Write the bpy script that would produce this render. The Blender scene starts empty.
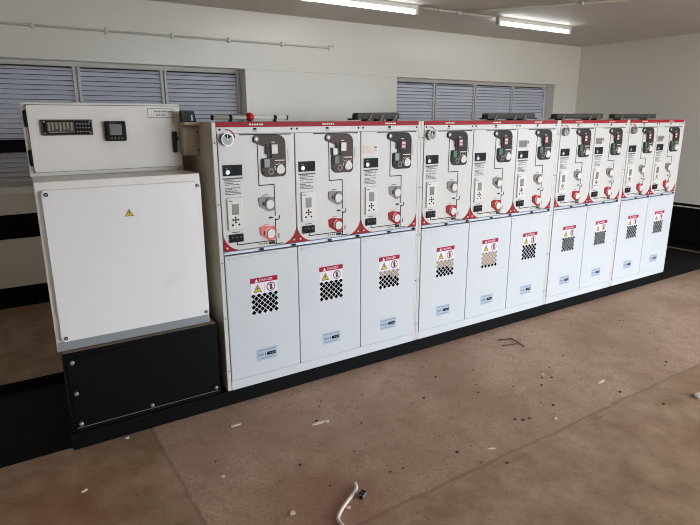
import bpy, bmesh, math, random
from mathutils import Vector, Matrix

sc = bpy.context.scene
COL = sc.collection
PI = math.pi

# ------------------------------------------------------------------ materials
def nodes(name):
    m = bpy.data.materials.new(name); m.use_nodes = True
    nt = m.node_tree; b = nt.nodes['Principled BSDF']
    return m, nt, b

def lin(c):
    return tuple(((v / 255) / 12.92 if v / 255 <= .04045 else ((v / 255 + .055) / 1.055) ** 2.4) for v in c) + (1,)

def mat(name, rgb, rough=.5, metal=0., var=0., scale=8., bump=0., spec=.5, coat=0.):
    """plain paint or plastic with a slight procedural mottling"""
    m, nt, b = nodes(name)
    c = lin(rgb)
    b.inputs['Roughness'].default_value = rough
    b.inputs['Metallic'].default_value = metal
    b.inputs['Specular IOR Level'].default_value = spec
    b.inputs['Coat Weight'].default_value = coat
    tc = nt.nodes.new('ShaderNodeTexCoord')
    n = nt.nodes.new('ShaderNodeTexNoise'); n.inputs['Scale'].default_value = scale; n.inputs['Detail'].default_value = 5
    nt.links.new(tc.outputs['Object'], n.inputs['Vector'])
    mx = nt.nodes.new('ShaderNodeMix'); mx.data_type = 'RGBA'
    mx.inputs[6].default_value = tuple(v * (1 - var) for v in c[:3]) + (1,)
    mx.inputs[7].default_value = tuple(min(1, v * (1 + var)) for v in c[:3]) + (1,)
    nt.links.new(n.outputs['Fac'], mx.inputs[0]); nt.links.new(mx.outputs[2], b.inputs['Base Color'])
    if bump:
        bp = nt.nodes.new('ShaderNodeBump'); bp.inputs['Strength'].default_value = bump; bp.inputs['Distance'].default_value = .01
        nt.links.new(n.outputs['Fac'], bp.inputs['Height']); nt.links.new(bp.outputs['Normal'], b.inputs['Normal'])
    return m

def ramp(nt, src, a, b):
    r = nt.nodes.new('ShaderNodeMapRange'); r.clamp = True
    r.inputs[1].default_value = a; r.inputs[2].default_value = b
    nt.links.new(src, r.inputs[0]); return r.outputs[0]

def noise(nt, tc, scale, detail=5, rough=.55, stretch=None):
    n = nt.nodes.new('ShaderNodeTexNoise'); n.inputs['Scale'].default_value = scale
    n.inputs['Detail'].default_value = detail; n.inputs['Roughness'].default_value = rough
    if stretch:
        mp = nt.nodes.new('ShaderNodeMapping'); mp.inputs['Scale'].default_value = stretch
        nt.links.new(tc.outputs['Object'], mp.inputs[0]); nt.links.new(mp.outputs[0], n.inputs['Vector'])
    else:
        nt.links.new(tc.outputs['Object'], n.inputs['Vector'])
    return n.outputs['Fac']

def mixc(nt, fac, a, b):
    mx = nt.nodes.new('ShaderNodeMix'); mx.data_type = 'RGBA'
    if hasattr(fac, 'links'): nt.links.new(fac, mx.inputs[0])
    else: mx.inputs[0].default_value = fac
    for i, v in ((6, a), (7, b)):
        if hasattr(v, 'links'): nt.links.new(v, mx.inputs[i])
        else: mx.inputs[i].default_value = v
    return mx.outputs[2]

def dusty(name, rgb, dust, rough=.35, amt=(.55, .8), scale=3., stretch=(1, 1, 1)):
    """painted sheet steel with smudges of dust"""
    m, nt, b = nodes(name)
    tc = nt.nodes.new('ShaderNodeTexCoord')
    f = ramp(nt, noise(nt, tc, scale, 7, .62, stretch), *amt)
    nt.links.new(mixc(nt, f, lin(rgb), lin(dust)), b.inputs['Base Color'])
    b.inputs['Roughness'].default_value = rough
    return m

def floor_mat():
    m, nt, b = nodes('FloorConcrete')
    tc = nt.nodes.new('ShaderNodeTexCoord')
    sx = nt.nodes.new('ShaderNodeSeparateXYZ'); nt.links.new(tc.outputs['Object'], sx.inputs[0])
    wob = noise(nt, tc, 5, 6, .7)
    def math_(op, a, b_):
        n = nt.nodes.new('ShaderNodeMath'); n.operation = op
        for i, v in ((0, a), (1, b_)):
            if hasattr(v, 'links'): nt.links.new(v, n.inputs[i])
            else: n.inputs[i].default_value = v
        return n.outputs[0]
    w = math_('MULTIPLY', math_('SUBTRACT', wob, .5), .06)
    ex = math_('ADD', sx.outputs[0], w); ey = math_('ADD', sx.outputs[1], w)
    inx = ramp(nt, ex, -.425, -.40); iny = ramp(nt, ey, -1.17, -1.12)
    lowy = ramp(nt, sx.outputs[1], 2.0, 1.0)
    strip = math_('MULTIPLY', math_('MULTIPLY', inx, iny), lowy)
    fine = noise(nt, tc, 65, 8, .7)
    big = noise(nt, tc, 1.1, 5, .6)
    mid = noise(nt, tc, 6, 6, .65)
    red = ramp(nt, noise(nt, tc, 1.6, 4, .6, (1, .7, 1)), .52, .75)
    screed = mixc(nt, ramp(nt, fine, .22, .78), lin((140, 111, 92)), lin((212, 182, 160)))
    screed = mixc(nt, math_('MULTIPLY', ramp(nt, big, .45, .65), .6), screed, lin((142, 110, 88)))
    screed = mixc(nt, math_('MULTIPLY', ramp(nt, noise(nt, tc, 11, 6, .6), .5, .68), .4), screed, lin((136, 106, 86)))
    slab = mixc(nt, ramp(nt, mid, .36, .66), lin((140, 112, 86)), lin((176, 148, 122)))
    slab = mixc(nt, math_('MULTIPLY', red, .55), slab, lin((146, 98, 70)))
    slab = mixc(nt, math_('MULTIPLY', ramp(nt, fine, .48, .7), .3), slab, lin((98, 78, 58)))
    base = mixc(nt, strip, slab, screed)
    for cx_, cy_, r_, a_, col_ in ((-.86, -.42, .34, .42, (150, 88, 56)), (.02, -.98, .42, .55, (140, 92, 66)), (.62, -.86, .5, .35, (132, 98, 76)), (1.15, -.6, .35, .25, (140, 108, 86))):
        vm = nt.nodes.new('ShaderNodeVectorMath'); vm.operation = 'DISTANCE'; nt.links.new(tc.outputs['Object'], vm.inputs[0]); vm.inputs[1].default_value = (cx_, cy_, 0)
        d_ = math_('ADD', vm.outputs['Value'], math_('MULTIPLY', math_('SUBTRACT', mid, .5), .5))
        base = mixc(nt, math_('MULTIPLY', ramp(nt, d_, r_, r_ * .3), a_), base, lin(col_))
    # the ragged joint between the screed strip and the slab
    jx = math_('SUBTRACT', 1, ramp(nt, math_('ABSOLUTE', math_('ADD', ex, .412), 0), .003, .012))
    jx = math_('MULTIPLY', jx, ramp(nt, sx.outputs[1], -1.3, -1.1)); jx = math_('MULTIPLY', jx, ramp(nt, sx.outputs[1], .2, .0))
    jy = math_('SUBTRACT', 1, ramp(nt, math_('ABSOLUTE', math_('ADD', ey, 1.145), 0), .003, .014))
    jy = math_('MULTIPLY', jy, inx)
    j = math_('MULTIPLY', math_('MAXIMUM', jx, jy), .35)
    base = mixc(nt, j, base, lin((84, 62, 46)))
    # specks of dirt
    vo = nt.nodes.new('ShaderNodeTexVoronoi'); vo.inputs['Scale'].default_value = 16
    nt.links.new(tc.outputs['Object'], vo.inputs['Vector'])
    sp = math_('MULTIPLY', math_('LESS_THAN', vo.outputs['Distance'], .085), math_('GREATER_THAN', fine, .5))
    base = mixc(nt, math_('MULTIPLY', sp, .6), base, lin((70, 50, 38)))
    nt.links.new(base, b.inputs['Base Color'])
    rgh = nt.nodes.new('ShaderNodeMapRange'); rgh.inputs[3].default_value = .46; rgh.inputs[4].default_value = .75
    nt.links.new(strip, rgh.inputs[0]); nt.links.new(rgh.outputs[0], b.inputs['Roughness'])
    bp = nt.nodes.new('ShaderNodeBump'); bp.inputs['Strength'].default_value = .05; bp.inputs['Distance'].default_value = .004
    hh = math_('ADD', math_('MULTIPLY', fine, math_('ADD', math_('MULTIPLY', strip, .8), .15)), math_('ADD', strip, math_('MULTIPLY', j, -1)))
    nt.links.new(hh, bp.inputs['Height']); nt.links.new(bp.outputs['Normal'], b.inputs['Normal'])
    return m

def emit(name, rgb, s):
    m, nt, b = nodes(name)
    b.inputs['Base Color'].default_value = lin(rgb)
    b.inputs['Emission Color'].default_value = lin(rgb); b.inputs['Emission Strength'].default_value = s
    return m

M = dict(
    wall=mat('WallPaint', (221, 216, 206), .28, var=.035, scale=2.2, bump=.12),
    ceil=mat('CeilingPaint', (206, 197, 187), .6, var=.03, scale=2.),
    reveal=mat('RevealPaint', (206, 200, 190), .5, var=.05, scale=3),
    blackpaint=mat('BlackPaint', (9, 9, 10), .7, var=.1, spec=.12),
    floor=floor_mat(),
    trench=mat('TrenchConcrete', (36, 27, 22), .95, var=.25, scale=6, bump=.3),
    outside=mat('OutsideGround', (150, 142, 134), .9, var=.1, scale=1),
    louvre=mat('LouvreSteel', (222, 224, 234), .35, metal=.05, var=.05, scale=5),
    louvredark=mat('LouvreBack', (40, 40, 46), .7),
    winframe=mat('WindowFrameSteel', (196, 192, 192), .45, var=.04),
    white=dusty('GearWhite', (208, 206, 203), (194, 189, 182), .34, (.55, .9), 2.5),
    doorwhite=mat('GearDoorWhite', (207, 210, 214), .33, var=.015, scale=3),
    side=dusty('GearSide', (198, 190, 174), (168, 154, 132), .5, (.4, .75), 4, (1, 1, .5)),
    gap=mat('GapDark', (14, 13, 13), .9, spec=.1),  # body front coloured dark for the shade in the door gaps
    red=mat('SignalRed', (158, 4, 24), .45, var=.03, spec=.2),
    darkplate=mat('MimicPlateBlackBrown', (36, 32, 31), .5, var=.06, scale=20, spec=.25),
    brownplate=mat('MimicPlateBrown', (76, 62, 58), .5, var=.06, scale=20, spec=.25),
    greyplate=mat('SwitchPlateGrey', (128, 121, 118), .45, var=.05),
    redplate=mat('SwitchPlateRed', (164, 8, 24), .45, var=.05, spec=.2),
    fadedred=mat('SwitchPlateFadedRed', (218, 96, 92), .4, var=.05),
    black=mat('BlackPlastic', (8, 8, 9), .5, var=.1, spec=.2),
    blacksteel=mat('BlackSteel', (7, 7, 8), .55, var=.25, scale=6, spec=.12),
    line=mat('MimicLine', (38, 34, 34), .6, spec=.2),
    chrome=mat('Chrome', (150, 150, 154), .35, metal=.85),
    cap=mat('CapWhite', (218, 214, 209), .35),
    screen=mat('DisplayGrey', (120, 126, 120), .25),
    text=mat('PrintGrey', (84, 80, 78), .6),
    green=mat('IndicatorGreen', (38, 96, 62), .4),
    grgrey=mat('IndicatorGreyGreen', (128, 146, 138), .4),
    redind=mat('IndicatorRed', (150, 34, 48), .4),
    tan=mat('TanBehindHoles', (168, 142, 122), .8),
    hole=mat('VentHole', (6, 6, 8), .95, spec=.05),
    lblue=mat('LabelPaleBlue', (174, 188, 203), .4),
    lnavy=mat('LabelNavy', (12, 15, 24), .6, spec=.2),
    lmid=mat('LabelGreyBlue', (104, 118, 138), .5),
    signwhite=mat('SignWhite', (232, 228, 232), .4),
    crimson=mat('SignCrimson', (166, 14, 54), .5, spec=.2),
    purple=mat('SignPurpleRed', (150, 30, 80), .4),
    yellow=mat('SignYellow', (214, 186, 52), .4),
    signblack=mat('SignBlack', (40, 32, 26), .5),
    flange=mat('FlangeGrey', (142, 146, 150), .45),
    rail=mat('RailSteel', (186, 196, 210), .3, metal=.2),
    pink=mat('PinkLabel', (228, 204, 190), .5, var=.08, scale=60),
    greylabel=mat('GreyBrownLabel', (136, 126, 122), .5, var=.1, scale=40),
    cabwhite=dusty('CabinetWhite', (232, 228, 223), (212, 204, 194), .36, (.56, .86), 2.2),
    cabcover=dusty('CabinetCoverWhite', (238, 236, 236), (222, 214, 208), .34, (.58, .85), 2.8),
    dustledge=mat('DustyLedge', (128, 112, 96), .8, var=.2, scale=20),
    bolt=mat('BoltZinc', (168, 166, 164), .35, metal=.6),
    bronze=mat('DisplayFrameBrown', (66, 60, 54), .45),
    strip=mat('DisplayStrip', (142, 134, 122), .5),
    carrier=mat('CarrierGreyGreen', (62, 62, 54), .6, var=.2, scale=20),
    carrierdark=mat('CarrierBlack', (18, 17, 17), .6),
    rust=mat('CarrierBrown', (128, 112, 98), .7, var=.2, scale=30),
    redball=mat('RedKnob', (190, 16, 30), .25),
    conduit=mat('ConduitGrey', (204, 201, 192), .45),
    batten=mat('BattenWhite', (222, 220, 214), .4),
    tube=emit('FluorescentTube', (246, 250, 255), 13),
    cable=mat('CableWhite', (224, 212, 202), .5),
    connector=mat('ConnectorGrey', (122, 122, 132), .4, metal=.3),
    twig=mat('WireBrown', (70, 50, 40), .7),
    paper=mat('PaperScrap', (226, 212, 194), .8),
    chip=mat('RubbleChip', (132, 108, 88), .9, var=.3, scale=50),
    chipdark=mat('RubbleDark', (62, 46, 38), .9, var=.3, scale=50),
)

# ------------------------------------------------------------------ mesh helpers
def fillet(pts, seg=5):
    """polygon from (x, z, radius) corners"""
    out = []; n = len(pts)
    for i in range(n):
        x, z, r = pts[i]
        if r <= 0: out.append((x, z)); continue
        p = Vector((x, z)); a = (Vector(pts[i - 1][:2]) - p); b = (Vector(pts[(i + 1) % n][:2]) - p)
        a.normalize(); b.normalize()
        ang = a.angle(b); t = r / math.tan(ang / 2)
        c = p + (a + b).normalized() * (r / math.sin(ang / 2))
        s = p + a * t - c; e = p + b * t - c
        a0 = math.atan2(s.y, s.x); a1 = math.atan2(e.y, e.x); d = (a1 - a0 + PI) % (2 * PI) - PI
        for k in range(seg + 1):
            th = a0 + d * k / seg
            out.append((c.x + r * math.cos(th), c.y + r * math.sin(th)))
    return out

def circ(cx, cz, r, n=20, a0=0., a1=2 * PI):
    full = abs(a1 - a0 - 2 * PI) < 1e-6
    return [(cx + r * math.cos(a0 + (a1 - a0) * k / (n if full else n - 1)), cz + r * math.sin(a0 + (a1 - a0) * k / (n if full else n - 1))) for k in range(n)]

class MB:
    def __init__(s): s.bm = bmesh.new(); s.mats = []
    def mi(s, m):
        if m not in s.mats: s.mats.append(m)
        return s.mats.index(m)
    def box(s, x0, x1, y0, y1, z0, z1, m, bev=0., seg=2, front=None):
        vs = [s.bm.verts.new((x, y, z)) for x in (x0, x1) for y in (y0, y1) for z in (z0, z1)]
        q = [(0, 1, 3, 2), (4, 6, 7, 5), (0, 4, 5, 1), (2, 3, 7, 6), (0, 2, 6, 4), (1, 5, 7, 3)]
        fs = [s.bm.faces.new([vs[i] for i in f]) for f in q]
        k = s.mi(m)
        for f in fs: f.material_index = k
        if front is not None: fs[2].material_index = s.mi(front)
        if bev:
            es = {e for f in fs for e in f.edges}
            r = bmesh.ops.bevel(s.bm, geom=list(es), offset=bev, segments=seg, profile=.5, affect='EDGES')
            for f in r['faces']:
                if front is None: f.material_index = k
                f.smooth = True
        return fs
    def taper(s, x0, y0, y1, k):
        for v in s.bm.verts:
            if abs(v.co.x - x0) < .006: v.co.x += max(0, v.co.y - y0) * k
    def prism(s, poly, y0, y1, m, bev=0., smooth=False):
        """polygon in x-z swept from y0 (front) to y1"""
        a = [s.bm.verts.new((x, y0, z)) for x, z in poly]; b = [s.bm.verts.new((x, y1, z)) for x, z in poly]
        k = s.mi(m); n = len(poly)
        fs = [s.bm.faces.new(a), s.bm.faces.new(list(reversed(b)))]
        for i in range(n):
            f = s.bm.faces.new((a[i], b[i], b[(i + 1) % n], a[(i + 1) % n])); f.smooth = smooth; fs.append(f)
        for f in fs: f.material_index = k
        if bev:
            es = list(fs[0].edges)
            r = bmesh.ops.bevel(s.bm, geom=es, offset=bev, segments=2, profile=.5, affect='EDGES')
            for f in r['faces']: f.material_index = k
    def slab(s, poly, z0, z1, m):
        """polygon in x-y swept from z0 to z1"""
        a = [s.bm.verts.new((x, y, z0)) for x, y in poly]; b = [s.bm.verts.new((x, y, z1)) for x, y in poly]
        k = s.mi(m); n = len(poly)
        fs = [s.bm.faces.new(list(reversed(a))), s.bm.faces.new(b)]
        for i in range(n): fs.append(s.bm.faces.new((a[i], a[(i + 1) % n], b[(i + 1) % n], b[i])))
        for f in fs: f.material_index = k
    def cyl(s, p0, p1, r0, m, n=16, r1=None):
        p0 = Vector(p0); p1 = Vector(p1); d = (p1 - p0).normalized(); r1 = r0 if r1 is None else r1
        u = d.orthogonal().normalized(); v = d.cross(u); k = s.mi(m)
        a = [s.bm.verts.new(p0 + (u * math.cos(2 * PI * i / n) + v * math.sin(2 * PI * i / n)) * r0) for i in range(n)]
        b = [s.bm.verts.new(p1 + (u * math.cos(2 * PI * i / n) + v * math.sin(2 * PI * i / n)) * r1) for i in range(n)]
        fs = [s.bm.faces.new(list(reversed(a))), s.bm.faces.new(b)]
        for i in range(n):
            f = s.bm.faces.new((a[i], a[(i + 1) % n], b[(i + 1) % n], b[i])); f.smooth = True; fs.append(f)
        for f in fs: f.material_index = k
    def ball(s, c, r, m, u=16, v=10, sc_=(1, 1, 1)):
        g = bmesh.ops.create_uvsphere(s.bm, u_segments=u, v_segments=v, radius=r)
        k = s.mi(m)
        for vv in g['verts']:
            vv.co = Vector((vv.co.x * sc_[0], vv.co.y * sc_[1], vv.co.z * sc_[2])) + Vector(c)
            for f in vv.link_faces: f.material_index = k; f.smooth = True
    def tube(s, pts, r, m, n=10):
        pts = [Vector(p) for p in pts]; k = s.mi(m); rings = []
        u = None
        for i, p in enumerate(pts):
            d = (pts[min(i + 1, len(pts) - 1)] - pts[max(i - 1, 0)]).normalized()
            u = d.orthogonal().normalized() if u is None else (u - d * u.dot(d)).normalized()
            v = d.cross(u)
            rings.append([s.bm.verts.new(p + (u * math.cos(2 * PI * j / n) + v * math.sin(2 * PI * j / n)) * r) for j in range(n)])
        for a, b in zip(rings, rings[1:]):
            for j in range(n):
                f = s.bm.faces.new((a[j], a[(j + 1) % n], b[(j + 1) % n], b[j])); f.smooth = True; f.material_index = k
        for f in (s.bm.faces.new(list(reversed(rings[0]))), s.bm.faces.new(rings[-1])): f.material_index = k
    def text(s, body, x, y, z, h, m, align='LEFT', depth=.0004):
        """raised lettering facing -Y: baseline left at (x, z)"""
        cu = bpy.data.curves.new('lettering', 'FONT'); cu.body = body; cu.size = h / .7; cu.align_x = align; cu.extrude = depth
        cu.resolution_u = 2
        ob = bpy.data.objects.new('lettering', cu); COL.objects.link(ob)
        me = bpy.data.meshes.new_from_object(ob.evaluated_get(bpy.context.evaluated_depsgraph_get()))
        COL.objects.unlink(ob); bpy.data.objects.remove(ob)
        k = s.mi(m); vs = [s.bm.verts.new((x + v.co.x, y - v.co.z, z + v.co.y)) for v in me.vertices]
        for p in me.polygons:
            try: s.bm.faces.new([vs[i] for i in p.vertices]).material_index = k
            except ValueError: pass
        bpy.data.meshes.remove(me)
    def mesh(s, name):
        bmesh.ops.recalc_face_normals(s.bm, faces=s.bm.faces)
        me = bpy.data.meshes.new(name); s.bm.to_mesh(me); s.bm.free()
        for m in s.mats: me.materials.append(M[m])
        return me
    def build(s, name, parent=None, loc=(0, 0, 0)):
        return put(s.mesh(name), name, parent, loc)

def put(me, name, parent=None, loc=(0, 0, 0)):
    o = bpy.data.objects.new(name, me); COL.objects.link(o); o.location = loc
    if parent: o.parent = parent
    return o
def tag(o, label, cat, group=None, kind=None):
    o['label'] = label; o['category'] = cat
    if group: o['group'] = group
    if kind: o['kind'] = kind
    return o
def empty(name, loc, label, cat, group=None):
    o = bpy.data.objects.new(name, None); COL.objects.link(o); o.location = loc; o.empty_display_size = .1
    return tag(o, label, cat, group)
def struct(mb, name, label=None, cat=None):
    o = mb.build(name); o['kind'] = 'structure'
    if label: o['label'] = label; o['category'] = cat
    return o

# ------------------------------------------------------------------ the room
WY, RX, LX, FY, CZ = 2.54, 6.36, -3.4, -5.2, 2.487       # back, right, left, front walls, ceiling
TY0, TY1, TX1 = .03, .92, 5.8                            # the cable trench
DX0, DX1, DZ = 1.7, 5.3, 2.35
RY0, RY1 = -4.6, -2.9                                    # a second doorway in the right wall, beside the camera                            # the doorway behind the camera

f = MB()
f.box(LX, RX, FY - .2, TY0, -.25, 0, 'floor')
f.box(LX, RX, TY1, WY, -.25, 0, 'floor')
f.box(TX1, RX, TY0, TY1, -.25, 0, 'floor')
struct(f, 'floor', 'brown dusty concrete floor with a rougher screed strip', 'floor')
t = MB()
t.box(LX, TX1, TY0 - .1, TY0, -.75, -.251, 'trench'); t.box(LX, TX1, TY1, TY1 + .1, -.75, -.251, 'trench')
t.box(LX, TX1, TY0 - .1, TY1 + .1, -.85, -.75, 'trench'); t.box(TX1, TX1 + .1, TY0 - .1, TY1 + .1, -.75, -.251, 'trench')
t.box(LX, TX1, TY0 + .0005, TY0 + .004, -.3, -.002, 'trench'); t.box(LX, TX1, TY1 - .004, TY1 - .0005, -.3, -.04, 'trench')
struct(t, 'floor_trench', 'dark cable trench running below the switchgear row', 'trench')
t = MB(); t.box(LX, TX1, TY1 - .012, TY1 + .035, -.002, .004, 'blackpaint'); t.box(LX, TX1, TY1 - .012, TY1 - .004, -.05, .004, 'blackpaint')
struct(t, 'trim_1', 'black angle iron edging the far side of the trench', 'edging')

c = MB(); c.box(LX - .2, RX + .2, FY - .2, WY + .2, CZ, CZ + .15, 'ceil'); struct(c, 'ceiling', 'grey painted ceiling', 'ceiling')
W1 = (-2.6, 1.265, .985, 1.976); W2 = (3.085, 5.85, .985, 1.968)
def wall_with(name, openings, x0, x1, y0, y1, label):
    w = MB(); xs = x0
    for a, b, z0, z1 in openings:
        w.box(xs, a, y0, y1, 0, CZ, 'wall')
        if z0 > 0: w.box(a, b, y0, y1, 0, z0, 'wall')
        w.box(a, b, y0, y1, z1, CZ, 'wall'); xs = b
    w.box(xs, x1, y0, y1, 0, CZ, 'wall')
    return struct(w, name, label, 'wall')
wall_with('wall_back', [W1, W2], LX - .2, RX + .2, WY, WY + .28, 'cream painted back wall above the switchgear row')
wall_with('wall_front', [(DX0, DX1, 0, DZ)], LX - .2, RX + .2, FY - .2, FY, 'cream wall with the doorway, behind the camera')
w = MB(); w.box(RX, RX + .2, FY, RY0, 0, CZ, 'wall'); w.box(RX, RX + .2, RY0, RY1, DZ, CZ, 'wall'); w.box(RX, RX + .2, RY1, WY, 0, CZ, 'wall'); struct(w, 'wall_right', 'cream painted right wall', 'wall')
w = MB(); w.box(LX - .2, LX, FY, WY, 0, CZ, 'wall'); struct(w, 'wall_left', 'cream painted left wall', 'wall')
# hairline joint of the ring beam in the back wall
t = MB(); t.box(W1[1], W2[0], WY - .002, WY, 1.966, 1.972, 'reveal'); t.box(W2[1], RX, WY - .002, WY, 1.966, 1.972, 'reveal')
struct(t, 'trim_2', 'thin plaster joint along the back wall', 'joint')
# black painted skirtings, and a black band below the sill
t = MB(); t.box(LX, RX, WY - .004, WY, 0, .172, 'blackpaint'); struct(t, 'baseboard_back', 'black skirting band along the back wall', 'skirting')
t = MB(); t.box(LX, 1.5, WY - .006, WY, .575, .772, 'blackpaint'); struct(t, 'trim_3', 'black band on the back wall below the window sill', 'band')
t = MB()
for a_, b_ in ((FY, RY0), (RY1, WY)): t.box(RX - .004, RX, a_, b_, 0, .475, 'blackpaint'); t.box(RX - .012, RX - .004, a_, b_, .428, .442, 'reveal')
struct(t, 'baseboard_right', 'tall black skirting band with a thin light line on the right wall', 'skirting')
# windows: steel louvres in a deep recess
def window(name, W, xs, label, bar=None):
    a, b, z0, z1 = W; yf = WY + .14
    fr = MB(); t_ = .035
    fr.box(a, b, yf + .01, yf + .05, z1 - t_, z1, 'reveal'); fr.box(a, b, yf, yf + .05, z0, z0 + t_, 'winframe')
    fr.box(a, a + t_, yf, yf + .05, z0 + t_, z1 - t_, 'winframe'); fr.box(b - t_, b, yf, yf + .05, z0 + t_, z1 - t_, 'winframe')
    for x in xs:
        fr.box(x - .03, x - .006, yf, yf + .05, z0 + t_, z1 - t_, 'winframe', .003); fr.box(x + .006, x + .03, yf, yf + .05, z0 + t_, z1 - t_, 'winframe', .003)
        fr.box(x - .006, x + .006, yf + .02, yf + .05, z0 + t_, z1 - t_, 'winframe')
    o = fr.build(name); tag(o, label, 'window', kind='structure')
    edges = [a + t_] + [v for x in xs for v in (x - .03, x + .03)] + [b - t_]
    for x0, x1 in zip(edges[::2], edges[1::2]):
        s = MB(); z = z0 + t_ + .005
        s.box(x0, x1, yf + .046, yf + .05, z0 + t_, z1 - t_, 'louvredark')
        while z < z1 - t_ - .01:
            top = min(z + .043, z1 - t_)
            # a blade: lower edge proud, upper edge leaning back under the next one
            k = s.mi('louvre')
            pr = [(yf + .004, z), (yf + .007, z - .004), (yf + .036, top - .015), (yf + .033, top - .012)]
            A = [s.bm.verts.new((x0, y, zz)) for y, zz in pr]; B = [s.bm.verts.new((x1, y, zz)) for y, zz in pr]
            for q in ([A[0], A[1], A[2], A[3]], [B[3], B[2], B[1], B[0]], *[[A[i], B[i], B[(i + 1) % 4], A[(i + 1) % 4]] for i in range(4)]):
                s.bm.faces.new(q).material_index = k
            z += .0385
        s.build('louvre_panel', o)
    if bar:
        s = MB(); s.box(a + t_, b - t_, yf - .012, yf - .001, bar[0], bar[1], 'blackpaint'); s.build('cross_bar', o)['label'] = 'black cross bar'
    s = MB(); s.box(a + .002, b - .002, WY - .03, yf - .002, z0 - .0, z0 + .012, 'batten'); s.box(a + .002, b - .002, WY - .035, WY - .001, z0 - .05, z0 + .012, 'batten', .003); s.build('window_sill', o)
window('window_1', W1, (-1.62, -.903, -.185, .533), 'louvred steel window with a black cross bar, behind the white control cabinet', (1.255, 1.355))
window('window_2', W2, (3.785, 4.46, 5.165), 'louvred steel window above the middle of the switchgear row')

# ground outside the doorway
g = MB(); g.box(-14, 26, FY - 22, FY - .21, -.1, -.03, 'outside'); g.box(RX + .21, 26, FY - .2, 6, -.1, -.03, 'outside'); struct(g, 'ground', 'bare ground outside the doorway', 'ground')

# ------------------------------------------------------------------ base frame, black corner sheets
b = MB()
b.box(-.764, 5.79, -.002, .066, 0, .0835, 'blacksteel', .003)
b.box(-.68, 4.46, .86, .925, .005, .0835, 'blacksteel', .003)
for x in (-.68, -.03, 1.28, 2.58, 3.48, 4.39): b.box(x, x + .06, .066, .86, .01, .0835, 'blacksteel')
tag(b.build('base_frame'), 'long black steel channel frame on the floor under the cabinets', 'base frame')
p = MB(); p.box(5.8, 6.33, .0, .955, .001, .012, 'blacksteel', .002); p.box(4.55, 5.79, .07, .955, .001, .012, 'blacksteel', .002); p.box(4.6, 6.33, .958, 2.5, .001, .012, 'blacksteel', .002); p.box(5.795, 5.815, .0, .95, .0, .02, 'rust')  # flat black sheets added to turn the whole corner black
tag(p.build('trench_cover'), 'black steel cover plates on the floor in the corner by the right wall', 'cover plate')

# ------------------------------------------------------------------ switchgear
S, BW = .0224, .42                 # side frame, bay width
ZB, ZK, ZD, ZR, ZF, ZH, ZT = .085, .14, .833, .857, 1.443, 1.474, 1.498
DEPTH = .85
cache = {}
def shared(key, fn):
    if key not in cache: cache[key] = fn().mesh(key)
    return cache[key]

def m_fascia():
    m = MB(); m.prism(fillet([(.003, ZR + .002, 0), (.417, ZR + .002, 0), (.417, ZF - .001, 0), (.003, ZF - .001, 0)]), -.004, .010, 'white', .0015); return m
def m_corner(s):
    def f_():
        m = MB(); x0 = .0035 if s > 0 else .4165
        pts = [(x0, ZR + .003)]; r = .080
        cx, cz = x0 + s * r, ZR + .003 + r
        arc = [(cx - s * r * math.sin(k / 10 * PI / 2), cz - r * math.cos(k / 10 * PI / 2)) for k in range(11)]   # from bottom to left side
        arc = [(x * .75 + (cx - s * r * k / 10) * .25, z * .75 + (cz - r * (1 - k / 10)) * .25) for k, (x, z) in enumerate(arc)]
        m.prism(pts + arc, -.0062, -.004, 'red')
        m.prism(circ(x0 + s * .016, ZR + .0185, .0052, 12), -.0085, -.006, 'cap')
        return m
    return f_
def m_gauge():
    m = MB(); cx, cz = .046, 1.416
    m.cyl((cx, -.026, cz), (cx, -.004, cz), .031, 'chrome', 28); m.cyl((cx, -.027, cz), (cx, -.0255, cz), .026, 'screen', 28)
    m.prism(circ(cx, cz, .026, 14, .6, 2.2) + [(cx, cz)], -.0282, -.027, 'black')
    m.prism([(cx - .003, cz - .004), (cx + .003, cz - .004), (cx + .001, cz + .022), (cx - .001, cz + .022)], -.029, -.0282, 'cap')
    a = circ(cx + .003, cz + .003, .046, 14, .05, 1.7); bq = circ(cx + .003, cz + .003, .040, 14, .05, 1.7)
    m.prism(a + bq[::-1], -.0052, -.004, 'red'); return m
def m_slot():
    m = MB(); m.box(.112, .400, -.0062, -.004, 1.4345, 1.4395, 'line'); m.box(.10, .112, -.0055, -.004, 1.4345, 1.4395, 'rail'); return m
def m_plate(col):
    def f_():
        m = MB()
        poly = fillet([(.182, 1.434, .02), (.364, 1.434, .042), (.364, 1.222, .022), (.224, 1.222, .036), (.224, 1.318, .012), (.262, 1.318, .006), (.262, 1.372, .006), (.186, 1.398, .014)])
        m.prism(poly, -.010, -.004, col, .001)
        m.cyl((.201, -.016, 1.415), (.201, -.010, 1.415), .013, 'screen', 18); m.cyl((.201, -.0175, 1.415), (.201, -.016, 1.415), .007, 'cap', 14)
        m.box(.248, .256, -.0108, -.010, 1.338, 1.390, 'black')
        m.box(.285, .305, -.0108, -.010, 1.395, 1.400, 'pink'); m.ball((.279, -.0105, 1.326), .007, 'black', 10, 6, (1, .4, 1))
        m.box(.300, .355, -.0108, -.010, 1.302, 1.308, 'pink')
        a = circ(.312, 1.294, .012, 8, PI, 2 * PI); m.prism(a + [(x, z + .003) for x, z in a[::-1]], -.0108, -.010, 'cap')
        a = circ(.338, 1.294, .012, 8, PI, 2 * PI); m.prism(a + [(x, z + .003) for x, z in a[::-1]], -.0108, -.010, 'cap')
        a = circ(.276, 1.250, .016, 20); m.cyl((.276, -.013, 1.250), (.276, -.010, 1.250), .0165, 'greyplate', 20); m.cyl((.276, -.0138, 1.250), (.276, -.013, 1.250), .010, col, 16)
        m.ball((.234, -.0105, 1.246), .005, 'black', 10, 6, (1, .4, 1))
        return m
    return f_
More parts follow.
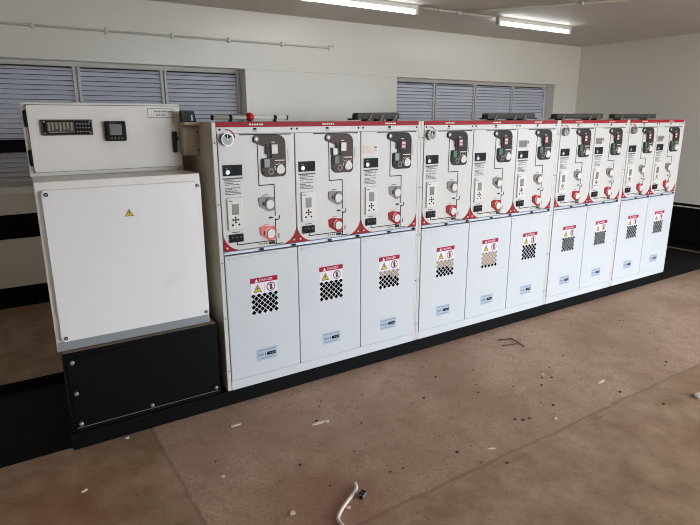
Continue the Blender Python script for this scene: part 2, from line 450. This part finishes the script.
def m_window(x, z, w, h, c1, c2=None):
    def f_():
        m = MB(); m.box(x - .010, x, -.0125, -.010, z - .004, z + h + .004, 'black'); m.box(x, x + w, -.0135, -.010, z, z + h, c1, .001)
        if c2: m.box(x + w * .15, x + w * .85, -.0145, -.0135, z + h * .55, z + h * .85, c2); m.box(x + w * .15, x + w * .85, -.0145, -.0135, z + h * .15, z + h * .4, c2)
        return m
    return f_
def m_cap():
    m = MB(); m.prism(fillet([(.302, 1.246, .012), (.322, 1.236, .012), (.350, 1.240, .014), (.354, 1.262, .014), (.342, 1.284, .014), (.316, 1.282, .012)]), -.018, -.010, 'cap', .003)
    m.box(.298, .303, -.0112, -.010, 1.258, 1.276, 'cap'); return m
def m_infobox():
    m = MB(); m.box(.020, .120, -.009, -.004, 1.239, 1.293, 'black', .001); m.cyl((.042, -.014, 1.258), (.042, -.009, 1.258), .0115, 'chrome', 18)
    m.box(.034, .048, -.0098, -.009, 1.277, 1.280, 'greyplate'); m.box(.068, .112, -.0098, -.009, 1.248, 1.284, 'lnavy'); return m
def m_print():
    m = MB(); rnd = random.Random(4); z = 1.226
    m.box(.018, .122, -.0047, -.004, z - .004, z + .003, 'text')
    for k in range(10):
        z -= .0078
        if k == 4: continue
        x = .026; xe = .060 + rnd.random() * .055
        while x < xe:
            w = .006 + rnd.random() * .012; m.box(x, min(x + w, xe + .004), -.0046, -.004, z - .0022, z + .0018, 'text'); x += w + .003
    return m
def m_relay():
    m = MB(); m.box(.030, .113, -.012, -.004, .967, 1.130, 'cap', .003)
    m.box(.054, .090, -.0130, -.012, 1.045, 1.098, 'screen', .001)
    for k in range(4): m.box(.057, .086, -.0134, -.013, 1.052 + k * .012, 1.055 + k * .012, 'greylabel')
    for dx, dz in ((0, .012), (0, -.012), (.013, 0), (-.013, 0), (0, 0), (-.017, -.025), (.017, -.025)): m.ball((.071 + dx, -.012, 1.018 + dz), .0055, 'black', 10, 6, (1, .5, 1))
    m.box(.040, .058, -.0126, -.012, 1.112, 1.117, 'text')
    return m
def m_terminal():
    m = MB(); m.box(.034, .109, -.012, -.004, .902, .944, 'black', .002)
    for k in range(3): m.box(.040 + k * .023, .057 + k * .023, -.0135, -.012, .908, .936, 'lnavy', .001); m.box(.044 + k * .023, .052 + k * .023, -.014, -.0135, .926, .930, 'greyplate')
    m.box(.050, .092, -.0046, -.004, .951, .955, 'text'); return m
def m_switch(dz, col):
    def f_():
        m = MB(); z = 1.083 + dz
        m.prism(fillet([(.201, z + .036, .006), (.228, z + .042, .006), (.290, z + .034, .004), (.290, z - .034, .004), (.258, z - .040, .014), (.205, z - .006, .008)]), -.009, -.004, col, .001)
        m.prism(fillet([(.240, z - .012, .008), (.252, z - .024, .008), (.272, z - .026, .012), (.285, z - .008, .012), (.284, z + .014, .012), (.262, z + .024, .012), (.243, z + .014, .01)]), -.016, -.009, 'cap', .002)
        m.box(.222, .229, -.0098, -.009, z - .006, z + .014, 'line')
        a = circ(.262, z + .002, .030, 10, 1.7, 3.6); bq = circ(.262, z + .002, .026, 10, 1.7, 3.6); m.prism(a + bq[::-1], -.0098, -.009, 'line' if col == 'greyplate' else 'cap')
        m.box(.226, .256, -.0046, -.004, z + .046, z + .050, 'text' if col == 'greyplate' else 'fadedred'); return m
    return f_
def m_mimic():
    m = MB(); w = .0024
    for x0, x1, z0, z1 in ((.2085, .2085, 1.182, 1.398), (.2085, .294, 1.182, 1.182), (.294, .294, .868, 1.182), (.075, .29, .886, .886), (.075, .075, .886, .902), (.285, .33, .866, .866)):
        m.box(x0 - w, x1 + w, -.0052, -.004, z0 - w, z1 + w, 'line')
    a = circ(.304, 1.010, .017, 12, -2.6, .6); bq = circ(.304, 1.010, .0115, 12, -2.6, .6); m.prism(a + bq[::-1], -.0053, -.004, 'line')
    m.prism([(.268, 1.016), (.268, 1.004), (.286, 1.010)], -.0053, -.004, 'line'); m.box(.256, .270, -.0053, -.004, 1.006, 1.014, 'line')
    m.prism(circ(.294, 1.010, .007, 12), -.0056, -.0052, 'cap')
    for dx in range(4): m.box(.196 + dx * .013, .205 + dx * .013, -.0047, -.004, .872, .878, 'text')
    m.box(.252, .286, -.0055, -.004, .868, .882, 'line'); m.box(.308, .314, -.005, -.004, .895, .92, 'text')
    m.box(.378, .381, -.0046, -.004, 1.30, 1.36, 'text')
    return m
def m_label_pink():
    m = MB(); m.box(.020, .082, -.0052, -.004, 1.318, 1.362, 'pink'); m.box(.086, .118, -.0052, -.004, 1.324, 1.366, 'cap'); m.box(.094, .110, -.0056, -.0052, 1.346, 1.360, 'greylabel'); m.box(.092, .112, -.0056, -.0052, 1.334, 1.338, 'greylabel'); return m
def m_label_grey():
    m = MB(); m.box(.020, .104, -.0056, -.004, 1.316, 1.364, 'greylabel', .001)
    for k in range(3): m.box(.028, .094, -.006, -.0056, 1.325 + k * .012, 1.329 + k * .012, 'text')
    m.box(.108, .120, -.0046, -.004, 1.34, 1.36, 'text'); return m
def m_door():
    m = MB(); m.prism(fillet([(.0025, ZK + .001, .003), (.4175, ZK + .001, .003), (.4175, ZD, .003), (.0025, ZD, .003)], 2), -.006, .010, 'doorwhite', .002); return m
def m_lip():
    m = MB(); m.prism([(.018, .822), (.30, .822), (.292, .812), (.026, .812)], -.012, -.006, 'doorwhite', .0015); return m
def m_sign():
    m = MB(); y0, y1 = -.0072, -.006
    m.box(.136, .290, y0, y1, .605, .694, 'signwhite'); m.box(.134, .292, y0 - .0006, y0, .667, .694, 'crimson')
    m.prism([(.158, .671), (.178, .671), (.168, .689)], y0 - .0010, y0 - .0006, 'signwhite')
    m.text('DANGER', .184, y0 - .0006, .6735, .0135, 'signwhite', depth=.0003)
    m.box(.2125, .2135, y0 - .0004, y0, .607, .666, 'greylabel')
    m.prism([(.148, .614), (.198, .614), (.173, .659)], y0 - .0005, y0, 'signblack'); m.prism([(.1535, .6175), (.1925, .6175), (.173, .653)], y0 - .0009, y0 - .0005, 'yellow')
    m.prism([(.176, .647), (.166, .634), (.172, .633), (.168, .621), (.180, .636), (.1735, .637), (.179, .647)], y0 - .0013, y0 - .0009, 'signblack')
    m.prism(circ(.251, .636, .026, 24), y0 - .0005, y0, 'purple'); m.prism(circ(.251, .636, .0205, 24), y0 - .0009, y0 - .0005, 'signwhite')
    m.prism(fillet([(.245, .619, 0), (.257, .619, 0), (.259, .640, .002), (.256, .650, .003), (.246, .650, .003), (.243, .640, .002)], 2), y0 - .0012, y0 - .0009, 'signblack')
    m.prism(circ(.251, .652, .004, 10), y0 - .0013, y0 - .0009, 'signblack')
    m.prism([(.2355, .650), (.2385, .653), (.2665, .622), (.2635, .619)], y0 - .0016, y0 - .0012, 'purple'); return m
def m_vent(mode):
    def f_():
        m = MB()
        for i in range(9):
            for j in range(7):
                if (i + j) % 2: continue
                x = .1475 + i * .0165; z = .5955 - j * .0155; s = .0134
                tan = mode == 2 and j < 6 or mode == 1 and j + (i < 4) * .0 < 3 + (i > 5) or mode == 3 and j < 2 + (i > 5) 
                m.prism([(x - s, z), (x, z - s), (x + s, z), (x, z + s)], -.0068, -.0058, 'tan' if tan else 'hole')
        return m
    return f_
def m_nameplate():
    m = MB(); m.box(.150, .272, -.0075, -.006, .218, .288, 'lblue', .0008); rnd = random.Random(8)
    x = .158
    for k, w in enumerate((.008, .007, .008, .006)):   # a small unreadable name, its second half on a dark block
        m.box(x, x + w, -.0079, -.0075, .247, .258, 'lmid'); m.box(x + .002, x + w - .002, -.0081, -.0079, .250, .255, 'lblue'); x += w + .002
    m.box(.199, .205, -.0079, -.0075, .248, .256, 'lnavy')
    m.box(.212, .264, -.0079, -.0075, .243, .262, 'lnavy')
    for k in range(3): m.box(.228 + k * .012, .236 + k * .012, -.0083, -.0079, .249, .256, 'lmid')
    m.box(.158, .264, -.0078, -.0075, .276, .279, 'lmid'); m.box(.166, .250, -.0078, -.0075, .228, .231, 'lmid'); return m

def unit(x0, n, first, name_label, looks):
    W = n * BW + 2 * S - .001
    root = empty('switchgear_cabinet', (x0, 0, 0), name_label, 'switchgear', 'white switchgear cabinets in the row')
    m = MB()
    m.box(0, W, .012, DEPTH, ZB, ZT - .004, 'side', front='gap')
    m.box(-.0, W, .012, DEPTH, ZT - .004, ZT, 'side')
    for x in (0, W - S + .001): m.box(x, x + S - .001, -.002, .012, ZB, ZT, 'white', .002)
    for x in (.011, W - .011):
        for z in (.2, .5, .8, 1.1, 1.4): m.cyl((x, -.0035, z), (x, -.002, z), .0035, 'line', 8)
    m.build('cabinet_body', root)
    m = MB(); m.box(S, W - S, -.004, .011, ZB, ZK - .001, 'doorwhite', .0015); m.build('kick_plate', root)
    m = MB(); m.box(S, W - S, -.004, .011, ZF, ZH, 'white', .0012); m.box(S, W - S, -.0055, .011, ZH, ZT, 'red', .0012); hp = m.build('header_panel', root)
    for i in range(n):
        bx = S + i * BW
        m = MB(); rnd = random.Random(i)
        for k in range(6): m.box(bx + .170 + k * .013, bx + .179 + k * .013, -.0062, -.0055, ZH + .008, ZT - .008, 'cap')
        m.build('lettering', hp)['label'] = 'small white lettering on the red strip'
        m = MB(); m.box(bx + .192, bx + .208, -.0065, -.004, 1.460, 1.470, 'black'); m.box(bx + .186, bx + .214, -.0048, -.004, 1.452, 1.4555, 'text'); m.box(bx + .23, bx + .34, -.0046, -.004, 1.452, 1.466, 'cap'); m.build('crest_mark', hp)
        for x in (bx + .016, bx + .404):
            m = MB(); m.cyl((x, -.0065, 1.463), (x, -.004, 1.463), .0055, 'line', 10); m.build('screw', hp)
    m = MB(); m.box(S, W - S, -.006, .011, ZD + .006, ZR - .0005, 'rail', .003)
    for i in range(n):
        for x in (.195, .385): m.box(S + i * BW + x, S + i * BW + x + .022, -.012, -.006, ZD + .009, ZR - .004, 'black', .001)
    m.build('bottom_rail', root)['label'] = 'pale steel rail with black latches'
    for i in range(n):
        k = first + i; bx = S + i * BW
        L = looks[i]
        fa = put(shared('fascia', m_fascia), 'fascia', root, (bx, 0, 0))
        def sub(name, key, fn, label=None):
            o = put(shared(key, fn), name, fa)
            if label: o['label'] = label
        sub('corner_plate', 'cornerL', m_corner(1), 'red corner plate'); sub('corner_plate', 'cornerR', m_corner(-1), 'red corner plate')
        if i == 0: sub('pressure_gauge', 'gauge', m_gauge, 'round chrome gauge')
        sub('slot_bar', 'slot', m_slot)
        pc = L.get('p', 'darkplate')
        sub('mimic_plate', pc, m_plate(pc), 'dark curved plate with switch indicators')
        sub('position_window', 'w1' + L['a'], m_window(.284, 1.340, .034, .046, L['a'], 'pink' if L['a'] == 'redind' else None))
        sub('position_window', 'w2' + L['b'], m_window(.240, 1.272, .030, .042, L['b'], None))
        if L.get('blob'): sub('position_window', 'w3', m_window(.232, 1.322, .028, .034, 'cap'))
        sub('rotary_cap', 'cap', m_cap, 'white cap'); sub('info_box', 'infobox', m_infobox, 'black box with a chrome button'); sub('printed_notes', 'print', m_print)
        sub('relay_unit', 'relay', m_relay, 'white relay with a grey display'); sub('terminal_block', 'terminal', m_terminal)
        sub('switch_plate', 'swg', m_switch(0, 'greyplate'), 'grey switch plate with a white cap')
        sub('switch_plate', 'swr' + L['r'], m_switch(-.155, L['r']), 'red switch plate with a white cap')
        sub('mimic_diagram', 'mimic', m_mimic)
        if L.get('lab') == 'pink': sub('rating_label', 'lp', m_label_pink, 'pale pink label')
        if L.get('lab') == 'grey': sub('rating_label', 'lg', m_label_grey, 'grey label')
        d = put(shared('door', m_door), 'door', root, (bx, 0, 0))
        for nm, key, fn in (('door_lip', 'lip', m_lip), ('danger_sign', 'sign', m_sign), ('vent_holes', 'vent%d' % L.get('v', 0), m_vent(L.get('v', 0))), ('name_label', 'nameplate', m_nameplate)):
            put(shared(key, fn), nm, d)
    return root, W
N = dict(a='redind', b='green', r='redplate')
X = .0028
u1, w_ = unit(X, 3, 0, 'white three-door switchgear cabinet beside the white control cabinet, rod with red ball on top',
              [dict(a='cap', b='grgrey', r='fadedred', p='brownplate'), dict(a='cap', b='green', r='redplate', blob=1, p='brownplate'), dict(a='redind', b='grgrey', r='redplate', lab='pink', v=3)])
j = MB(); j.box(-.078, -.001, .19, .25, 1.335, 1.473, 'side', .003); j.box(-.066, -.012, .186, .19, 1.35, 1.46, 'side', .001)
for z in (1.36, 1.45): j.cyl((-.012, .184, z), (-.012, .186, z), .004, 'line', 10)
j.build('junction_box', u1)
j = MB(); j.box(-.082, 0, .15, .25, 1.484, 1.497, 'side', .001); j.build('side_bracket', u1)
X += 3 * BW + 2 * S
X2 = X
unit(X, 3, 3, 'white three-door switchgear cabinet second from the left, tan patches behind two vents', [dict(N, v=1), dict(N, v=2), dict(N, lab='grey')]); X += 3 * BW + 2 * S
X3 = X
unit(X, 2, 6, 'white two-door switchgear cabinet between the three-door units and the last cabinet', [dict(N), dict(N, lab='grey')]); X += 2 * BW + 2 * S
X4 = X
unit(X, 2, 8, 'white two-door switchgear cabinet at the right end of the row', [dict(N), dict(N, lab='grey')]); X += 2 * BW + 2 * S

# ------------------------------------------------------------------ control cabinet on the left
cab = empty('control_cabinet', (-.41, .3, 0), 'white stepped control cabinet on a black plinth at the left end', 'cabinet')
OFF = (.41, -.3, 0)
def part(m, name, parent=cab, label=None):
    o = m.build(name, parent, OFF if parent is cab else (0, 0, 0))
    if label: o['label'] = label
    return o
m = MB(); m.box(-.759, -.036, 0, .62, .0845, .487, 'blacksteel', .004); m.box(-.757, -.038, .002, .618, .4868, .4885, 'dustledge')
m.taper(-.759, 0, .62, .06); bs = part(m, 'plinth_box', label='black steel plinth')
m = MB(); m.box(-.742, -.046, -.006, 0, .112, .462, 'blacksteel', .002); m.box(-.738, -.05, -.0075, .0, .1095, .1118, 'dustledge'); pl = part(m, 'plinth_cover', label='black bolted cover')
for x, z in ((-.722, .44), (-.722, .286), (-.718, .130), (-.395, .128), (-.064, .132), (-.064, .44), (-.395, .444)):
    if z > .4 and x > -.7: continue
    m = MB(); m.cyl((x, -.014, z), (x, -.006, z), .0095, 'bolt', 14); m.ball((x, -.014, z), .0085, 'bolt', 12, 6, (1, .5, 1)); part(m, 'bolt', pl)
m = MB(); m.box(-.771, -.061, .03, .61, .489, 1.2575, 'cabwhite', .004); m.taper(-.771, .03, .61, .06); lb = part(m, 'lower_box')
m = MB(); m.box(-.766, -.066, .026, .032, .492, .534, 'flange', .001); part(m, 'bottom_flange', lb)
m = MB(); m.prism(fillet([(-.748, .540, .012), (-.067, .540, .012), (-.067, 1.222, .012), (-.748, 1.222, .012)]), .008, .030, 'cabcover', .003); cv = part(m, 'cover_panel')
for x, z in ((-.731, 1.205), (-.084, 1.203), (-.731, .556), (-.084, .557)):
    m = MB(); m.cyl((x, .003, z), (x, .008, z), .008, 'line', 12); m.cyl((x, .0015, z), (x, .003, z), .004, 'bolt', 10); part(m, 'screw', cv)
m = MB(); m.prism([(-.427, 1.083), (-.387, 1.083), (-.407, 1.117)], .0068, .008, 'signblack'); m.prism([(-.4225, 1.0855), (-.3915, 1.0855), (-.407, 1.112)], .006, .0068, 'yellow')
m.prism([(-.405, 1.107), (-.411, 1.098), (-.4075, 1.0975), (-.410, 1.088), (-.402, 1.099), (-.4055, 1.0995), (-.4025, 1.107)], .0053, .006, 'signblack'); part(m, 'warning_sign', cv, 'yellow warning triangle')
m = MB(); m.box(-.763, -.060, .28, .61, 1.2578, 1.588, 'cabwhite', .004); m.box(-.7445, -.0715, .272, .281, 1.2765, 1.5775, 'line'); m.taper(-.763, .28, .61, .06); part(m, 'upper_box')
m = MB(); m.prism(fillet([(-.743, 1.279, .006), (-.074, 1.279, .006), (-.074, 1.575, .006), (-.743, 1.575, .006)]), .258, .279, 'cabwhite', .003); dr = part(m, 'door')
for z in (1.345, 1.515):
    m = MB(); m.box(-.7585, -.7435, .256, .28, z - .034, z + .034, 'black', .003); m.cyl((-.752, .255, z - .036), (-.752, .255, z + .036), .0045, 'black', 10); part(m, 'hinge')
m = MB(); m.box(-.694, -.482, .244, .258, 1.442, 1.512, 'bronze', .003); m.box(-.688, -.488, .242, .244, 1.447, 1.507, 'black')
m.box(-.672, -.56, .2412, .242, 1.452, 1.502, 'bronze')
for k in range(7):
    x = -.668 + k * .0155; m.box(x, x + .0085, .2405, .2412, 1.462 + (k % 3) * .004, 1.500, 'strip')
m.box(-.664, -.60, .2402, .2412, 1.4545, 1.458, 'strip')
for r in range(3):
    for k in range(5): m.box(-.552 + k * .0125, -.545 + k * .0125, .241, .242, 1.456 + r * .017, 1.461 + r * .017, 'strip')
for x in (-.682, -.494):
    for z in (1.452, 1.502): m.cyl((x, .2405, z), (x, .242, z), .004, 'strip', 10)
part(m, 'alarm_display', dr, 'dark oblong annunciator display')
m = MB(); m.box(-.430, -.336, .236, .258, 1.412, 1.504, 'black', .005); m.box(-.410, -.356, .2352, .237, 1.440, 1.490, 'screen', .001); m.box(-.41, -.38, .2354, .2362, 1.494, 1.497, 'text')
for k in range(4): m.ball((-.405 + k * .0155, .236, 1.425), .0042, 'greyplate', 8, 6, (1, .5, 1))
part(m, 'panel_meter', dr, 'black square meter with a grey screen')
m = MB(); m.box(-.224, -.096, .2568, .258, 1.520, 1.564, 'lmid'); m.box(-.2225, -.0975, .2563, .2568, 1.5225, 1.5615, 'cabwhite')
for k in range(8): m.box(-.194 + k * .0115, -.186 + k * .0115, .2560, .2563, 1.546, 1.553, 'lmid')
for k in range(4): m.box(-.184 + k * .0115, -.176 + k * .0115, .2560, .2563, 1.530, 1.536, 'lmid')
part(m, 'name_plate', dr, 'pale name plate')
m = MB(); m.prism(fillet([(-.113, 1.348, .004), (-.097, 1.348, .004), (-.093, 1.452, .004), (-.113, 1.452, .004)]), .240, .258, 'black', .002); m.box(-.097, -.088, .238, .250, 1.41, 1.426, 'black', .001); part(m, 'latch', dr, 'black swing latch')

# ------------------------------------------------------------------ things on top of the row
r = empty('operating_rod', (.27, .12, ZT), 'white operating rod with black bands and red ball on the leftmost switchgear cabinet', 'rod')
m = MB(); z = .0215
m.cyl((-.215, 0, z), (.195, 0, z), .0105, 'cap', 16); m.build('shaft', r)
m = MB(); m.cyl((-.222, 0, z), (-.214, 0, z), .0128, 'black', 16); m.cyl((-.13, 0, z), (-.115, 0, z), .0128, 'black', 16); m.cyl((.118, 0, z), (.133, 0, z), .0128, 'black', 16); m.cyl((.194, 0, z), (.20, 0, z), .0128, 'black', 16)
m.box(-.13, -.115, -.008, .008, .0006, .012, 'black'); m.box(.118, .133, -.008, .008, .0006, .012, 'black'); m.build('band', r)['label'] = 'black rod bands'
m = MB(); m.ball((-.017, 0, .0238), .0232, 'redball', 20, 14); m.build('ball_knob', r)['label'] = 'red ball knob'

def carrier(xc, y, L, label, tips, legs):
    r_ = empty('busbar_carrier', (xc, y, ZT), label, 'carrier', 'dark carriers on top of the switchgear')
    m = MB(); h = L / 2
    m.prism(fillet([(-h, .010, .006), (-h + .004, .050, .014), (h - .004, .053, .014), (h, .010, .006)], 3), -.03, .03, 'carrier', .003); m.box(-h + .02, h - .02, -.034, .034, .018, .022, 'carrierdark'); m.build('rail', r_)
    for k, x in enumerate(legs):
        m = MB(); xx = x * h
        m.prism([(xx - .022, .0005), (xx + .004, .0005), (xx + .022, .040), (xx + .006, .040)], -.036, -.0305, 'rust', .001); m.prism([(xx - .022, .0005), (xx + .010, .0005), (xx + .022, .030), (xx + .002, .030)], .0305, .036, 'rust', .001)
        m.box(xx - .02, xx + .02, -.031, .031, .0004, .012, 'carrierdark'); m.build('foot', r_)
    m = MB()
    for s_ in tips: m.cyl((s_ * (h - .03), 0, .012), (s_ * (h + .05), 0, .012), .005, 'carrierdark', 10)
    m.build('rod', r_); return r_
carrier(1.19, .3, .33, 'dark grey carrier with a thin rod on the third bay, nearest the white rod', (-1,), (-.45, .1, .75))
carrier(2.42, .3, .52, 'dark grey carrier with rod ends below the louvred window, second from left', (-1, 1), (-.7, .1, .5))
carrier(3.25, .3, .62, 'long grey-green carrier on the third switchgear cabinet', (-1,), (-.75, .4, .75))
carrier(4.06, .3, .66, 'long grey-green carrier on the rightmost switchgear cabinet', (), (-.7, .55))
r = empty('lifting_bracket', (-.038, .2, 1.497), 'dark steel bracket standing beside the control cabinet, above the grey side box', 'bracket')
m = MB(); m.prism(fillet([(-.043, .0005, .0), (.030, .0005, .0), (.022, .053, .004), (-.043, .057, .004)]), -.02, .02, 'carrierdark', .002); m.build('plate', r)
m = MB(); m.prism([(.004, .008), (.012, .008), (.010, .036), (.003, .036)], -.0215, -.02, 'cap'); m.build('tab', r)['label'] = 'white tab'

# ------------------------------------------------------------------ lamps and conduits
def lamp(x0, x1, y, label):
    o = empty('ceiling_lamp', ((x0 + x1) / 2, y, CZ), label, 'lamp', 'fluorescent lamps on the ceiling'); h = (x1 - x0) / 2
    m = MB(); m.box(-h, h, -.022, .022, -.04, 0, 'batten', .004); m.build('batten', o)
    m = MB(); m.cyl((-h + .035, 0, -.060), (h - .035, 0, -.060), .013, 'tube', 18); m.build('tube', o)['label'] = 'glowing white tube'
    for s_ in (-1, 1):
        m = MB(); m.box(s_ * h - .03 if s_ > 0 else -h - .004, h + .004 if s_ > 0 else -h + .03, -.02, .02, -.077, -.0405, 'batten', .004); m.build('end_holder', o)
lamp(1.28, 2.49, 1.5, 'glowing fluorescent batten lamp on the ceiling, nearer one at the top edge')
lamp(3.52, 4.66, 1.5, 'glowing fluorescent batten lamp on the ceiling, farther one by the corner')
def conduit(pts, r, clips, label, box=None):
    o = empty('conduit', pts[0], label, 'conduit'); p0 = Vector(pts[0])
    m = MB(); m.tube([Vector(p) - p0 for p in pts], r, 'conduit'); m.build('pipe', o)
    for c_, n_ in clips:
        c_ = Vector(c_) - p0; m = MB()
        if n_ == 'y': m.box(c_.x - .012, c_.x + .012, c_.y - r - .003, c_.y + .0115, c_.z - .022, c_.z + .022, 'conduit', .003)
        else: m.box(c_.x - .02, c_.x + .02, c_.y - .02, c_.y + .02, c_.z - r - .003, c_.z + .0115, 'conduit', .003)
        m.build('saddle_clip', o)
    if box:
        c_ = Vector(box) - p0; m = MB(); m.cyl(c_ + Vector((0, 0, -.024)), c_ + Vector((0, 0, .0115)), .034, 'conduit', 18); m.build('junction_box', o)
zc = 2.217; yc = WY - .012
conduit([(-3.3, yc, zc), (2.18, yc, zc), (2.205, yc - .004, zc + .004), (2.235, yc - .012, zc + .022)], .0105,
        [((x, yc, zc), 'y') for x in (-1.1, -.476, .055, .593, 1.114, 1.655)] + [((2.19, yc, zc), 'y')], 'grey conduit pipe with saddle clips along the back wall, above the window')
zz = CZ - .012
conduit([(2.545, 1.5, zz), (3.44, 1.5, zz)], .0105, [((2.75, 1.5, zz), 'z')], 'grey conduit pipe on the ceiling joining the two lamps', (2.99, 1.5, zz))
conduit([(3.022, 1.44, zz), (3.2, 1.2, zz), (3.6, .62, zz), (4.4, -.6, zz), (5.6, -2.5, zz)], .0105, [((3.6, .62, zz), 'z')], 'grey conduit pipe branching across the ceiling towards the right')

# ------------------------------------------------------------------ things on the floor
def smooth(pts, n=6):
    P = [Vector(p) for p in pts]; out = []
    for i in range(len(P) - 1):
        a, b_, c_, d = P[max(i - 1, 0)], P[i], P[i + 1], P[min(i + 2, len(P) - 1)]
        for k in range(n):
            t_ = k / n; out.append(.5 * ((2 * b_) + (c_ - a) * t_ + (2 * a - 5 * b_ + 4 * c_ - d) * t_ * t_ + (3 * b_ - a - 3 * c_ + d) * t_ ** 3))
    return out + [P[-1]]
m = MB(); m.tube(smooth([(.013, -1.20, .008), (.023, -1.13, .008), (.024, -1.10, .008), (.035, -1.075, .008), (.07, -1.045, .008), (.12, -1.015, .009), (.165, -.99, .010), (.19, -.97, .012), (.20, -.945, .012)]), .0075, 'cable', 12)
tag(m.build('cable_offcut'), 'bent piece of white cable lying on the brown floor', 'cable')
m = MB(); m.box(-.016, .016, -.011, .011, .001, .022, 'connector', .002); m.box(-.012, -.004, -.0115, .0115, .022, .025, 'black'); m.box(.004, .012, -.0115, .0115, .022, .025, 'black'); m.cyl((-.02, 0, .011), (-.016, 0, .011), .006, 'black', 10)
o = m.build('cable_connector'); o.location = (.186, -1.022, 0); o.rotation_euler.z = .5; tag(o, 'small grey connector beside the bent white cable on the floor', 'connector')
m = MB(); m.tube([(1.921, -.173, .004), (1.975, -.195, .005), (2.03, -.212, .004)], .0035, 'twig', 8); m.tube([(2.005, -.195, .006), (2.01, -.26, .007), (1.978, -.355, .004)], .0035, 'twig', 8); m.tube([(1.869, -.256, .004), (1.93, -.282, .005), (2.003, -.295, .006)], .003, 'twig', 8)
tag(m.build('wire_scrap'), 'angular piece of brown wire on the floor in front of the middle cabinets', 'wire')
def flake(x, y, L, w, ang, mt, rnd, h=.004):
    m = MB(); n = 7
    pts = [(L / 2 * math.cos(2 * PI * k / n) * (.7 + .5 * rnd.random()), w / 2 * math.sin(2 * PI * k / n) * (.7 + .5 * rnd.random())) for k in range(n)]
    m.slab(pts, 0, h, mt); o = m.build('paper_scrap', None, (x, y, .001)); o.rotation_euler.z = ang; return o
rnd = random.Random(11)
for x, y, L, w, a, lb_ in (
    (.32, -.428, .085, .022, -.1, 'torn pale paper scrap in front of the first cabinet, larger than the rest'),
    (.365, -.44, .03, .018, .6, 'small paper scrap touching the larger torn scrap in front of the first cabinet'),
    (-.04, -.214, .055, .014, -.1, 'thin pale paper strip close to the black frame, left of the torn scrap'),
    (-.532, -.03, .022, .016, .3, 'tiny white scrap against the black plinth of the control cabinet'),
    (-.768, -.349, .03, .014, .5, 'small pale scrap on the dark floor at lower left'),
    (-.248, -.578, .02, .016, .2, 'small white flake alone on the floor left of centre'),
    (-.10, -.952, .028, .022, .2, 'pale round flake on the floor left of the bent white cable'),
    (.103, -1.047, .022, .018, .2, 'pale flake tucked under the bend of the white cable'),
    (1.737, -.699, .022, .018, .2, 'white crumb on the floor in front of the three-door cabinet, farthest of the small ones'),
    (1.371, -1.068, .024, .018, .2, 'white flake near the joint between the two floor tones'),
    (.891, -1.075, .045, .012, -.5, 'thin white scrap at the floor joint, right of the bent cable'),
    (1.95, -.95, .085, .014, .15, 'long thin pale scrap on the pinkish floor at right')):
    tag(flake(x, y, L, w, a, 'paper', rnd), lb_, 'paper scrap', 'pale scraps on the floor')
m = MB(); m.ball((0, 0, .011), .034, 'cap', 12, 8, (1, .8, .38)); o = m.build('white_stone', None, (2.232, -1.362, .0)); tag(o, 'bright white stone on the floor at the right edge', 'stone')  # white lump standing in for a sunlit spot on the floor
m = MB()
dark = [(1.923, -1.082), (1.22, -.981), (1.19, -.955), (1.26, -.99), (1.175, -.361), (.945, -.52), (.073, -.686), (.323, -.40), (1.48, -.967), (2.546, -1.011), (1.99, -1.29), (.865, -1.189), (.736, -1.002), (1.62, -.78), (1.70, -.72), (1.75, -.75)]
for k in range(150):
    if k < len(dark): x, y = dark[k]; s = .009
    else: x = -.35 + rnd.random() * 3.4; y = -.06 - rnd.random() ** 1.4 * 1.15; s = .002 + .005 * rnd.random()
    if y > -.03 or (-.1 < x < .35 and -1.3 < y < -.9): continue
    n = 6; a = rnd.random() * 6
    m.slab([(x + s * math.cos(a + 2 * PI * q / n) * (.6 + .7 * rnd.random()), y + s * .8 * math.sin(a + 2 * PI * q / n) * (.6 + .7 * rnd.random())) for q in range(n)], .0, s * .35, 'chipdark' if k < len(dark) or rnd.random() < .55 else 'chip')
tag(m.build('floor_rubble'), 'scattered crumbs of dirt and rubble on the floor', 'rubble', kind='stuff')

# ------------------------------------------------------------------ light: daylight through the doorway, two tubes
w = bpy.data.worlds.new('Sky'); sc.world = w; w.use_nodes = True
bg = w.node_tree.nodes['Background']; bg.inputs[0].default_value = (.815, .91, 1.0, 1); bg.inputs[1].default_value = SKY = 9.0
def portal(w_, loc, rot):
    pa = bpy.data.lights.new('doorway_portal', 'AREA'); pa.shape = 'RECTANGLE'; pa.size = w_; pa.size_y = DZ
    pa.cycles.is_portal = True
    po = bpy.data.objects.new('doorway_portal', pa); COL.objects.link(po); po.location = loc; po.rotation_euler = rot
portal(DX1 - DX0, ((DX0 + DX1) / 2, FY - .1, DZ / 2), (PI / 2, 0, 0))
portal(RY1 - RY0, (RX + .1, (RY0 + RY1) / 2, DZ / 2), (PI / 2, 0, PI / 2))

# ------------------------------------------------------------------ camera
cd = bpy.data.cameras.new('Camera'); cam = bpy.data.objects.new('Camera', cd); COL.objects.link(cam)
cd.sensor_width = 36; cd.lens = 552.13 / 700 * 36; cd.clip_start = .02
R = Vector((.83764015, -.54621579, -.00269989)); U = Vector((.1395696, .20925065, .96785045)); F = Vector((.52809025, .81108722, -.25151186))
cam.matrix_world = Matrix(((R.x, U.x, -F.x, -.92611), (R.y, U.y, -F.y, -2.6399), (R.z, U.z, -F.z, 1.51087), (0, 0, 0, 1)))
sc.camera = cam
sc.view_settings.view_transform = 'Standard'; sc.view_settings.look = 'None'; sc.view_settings.gamma = 1; sc.view_settings.exposure = 0.56
sc.cycles.use_denoising = True; sc.cycles.filter_width = 1.0
sc.cycles.max_bounces = 10; sc.cycles.diffuse_bounces = 6
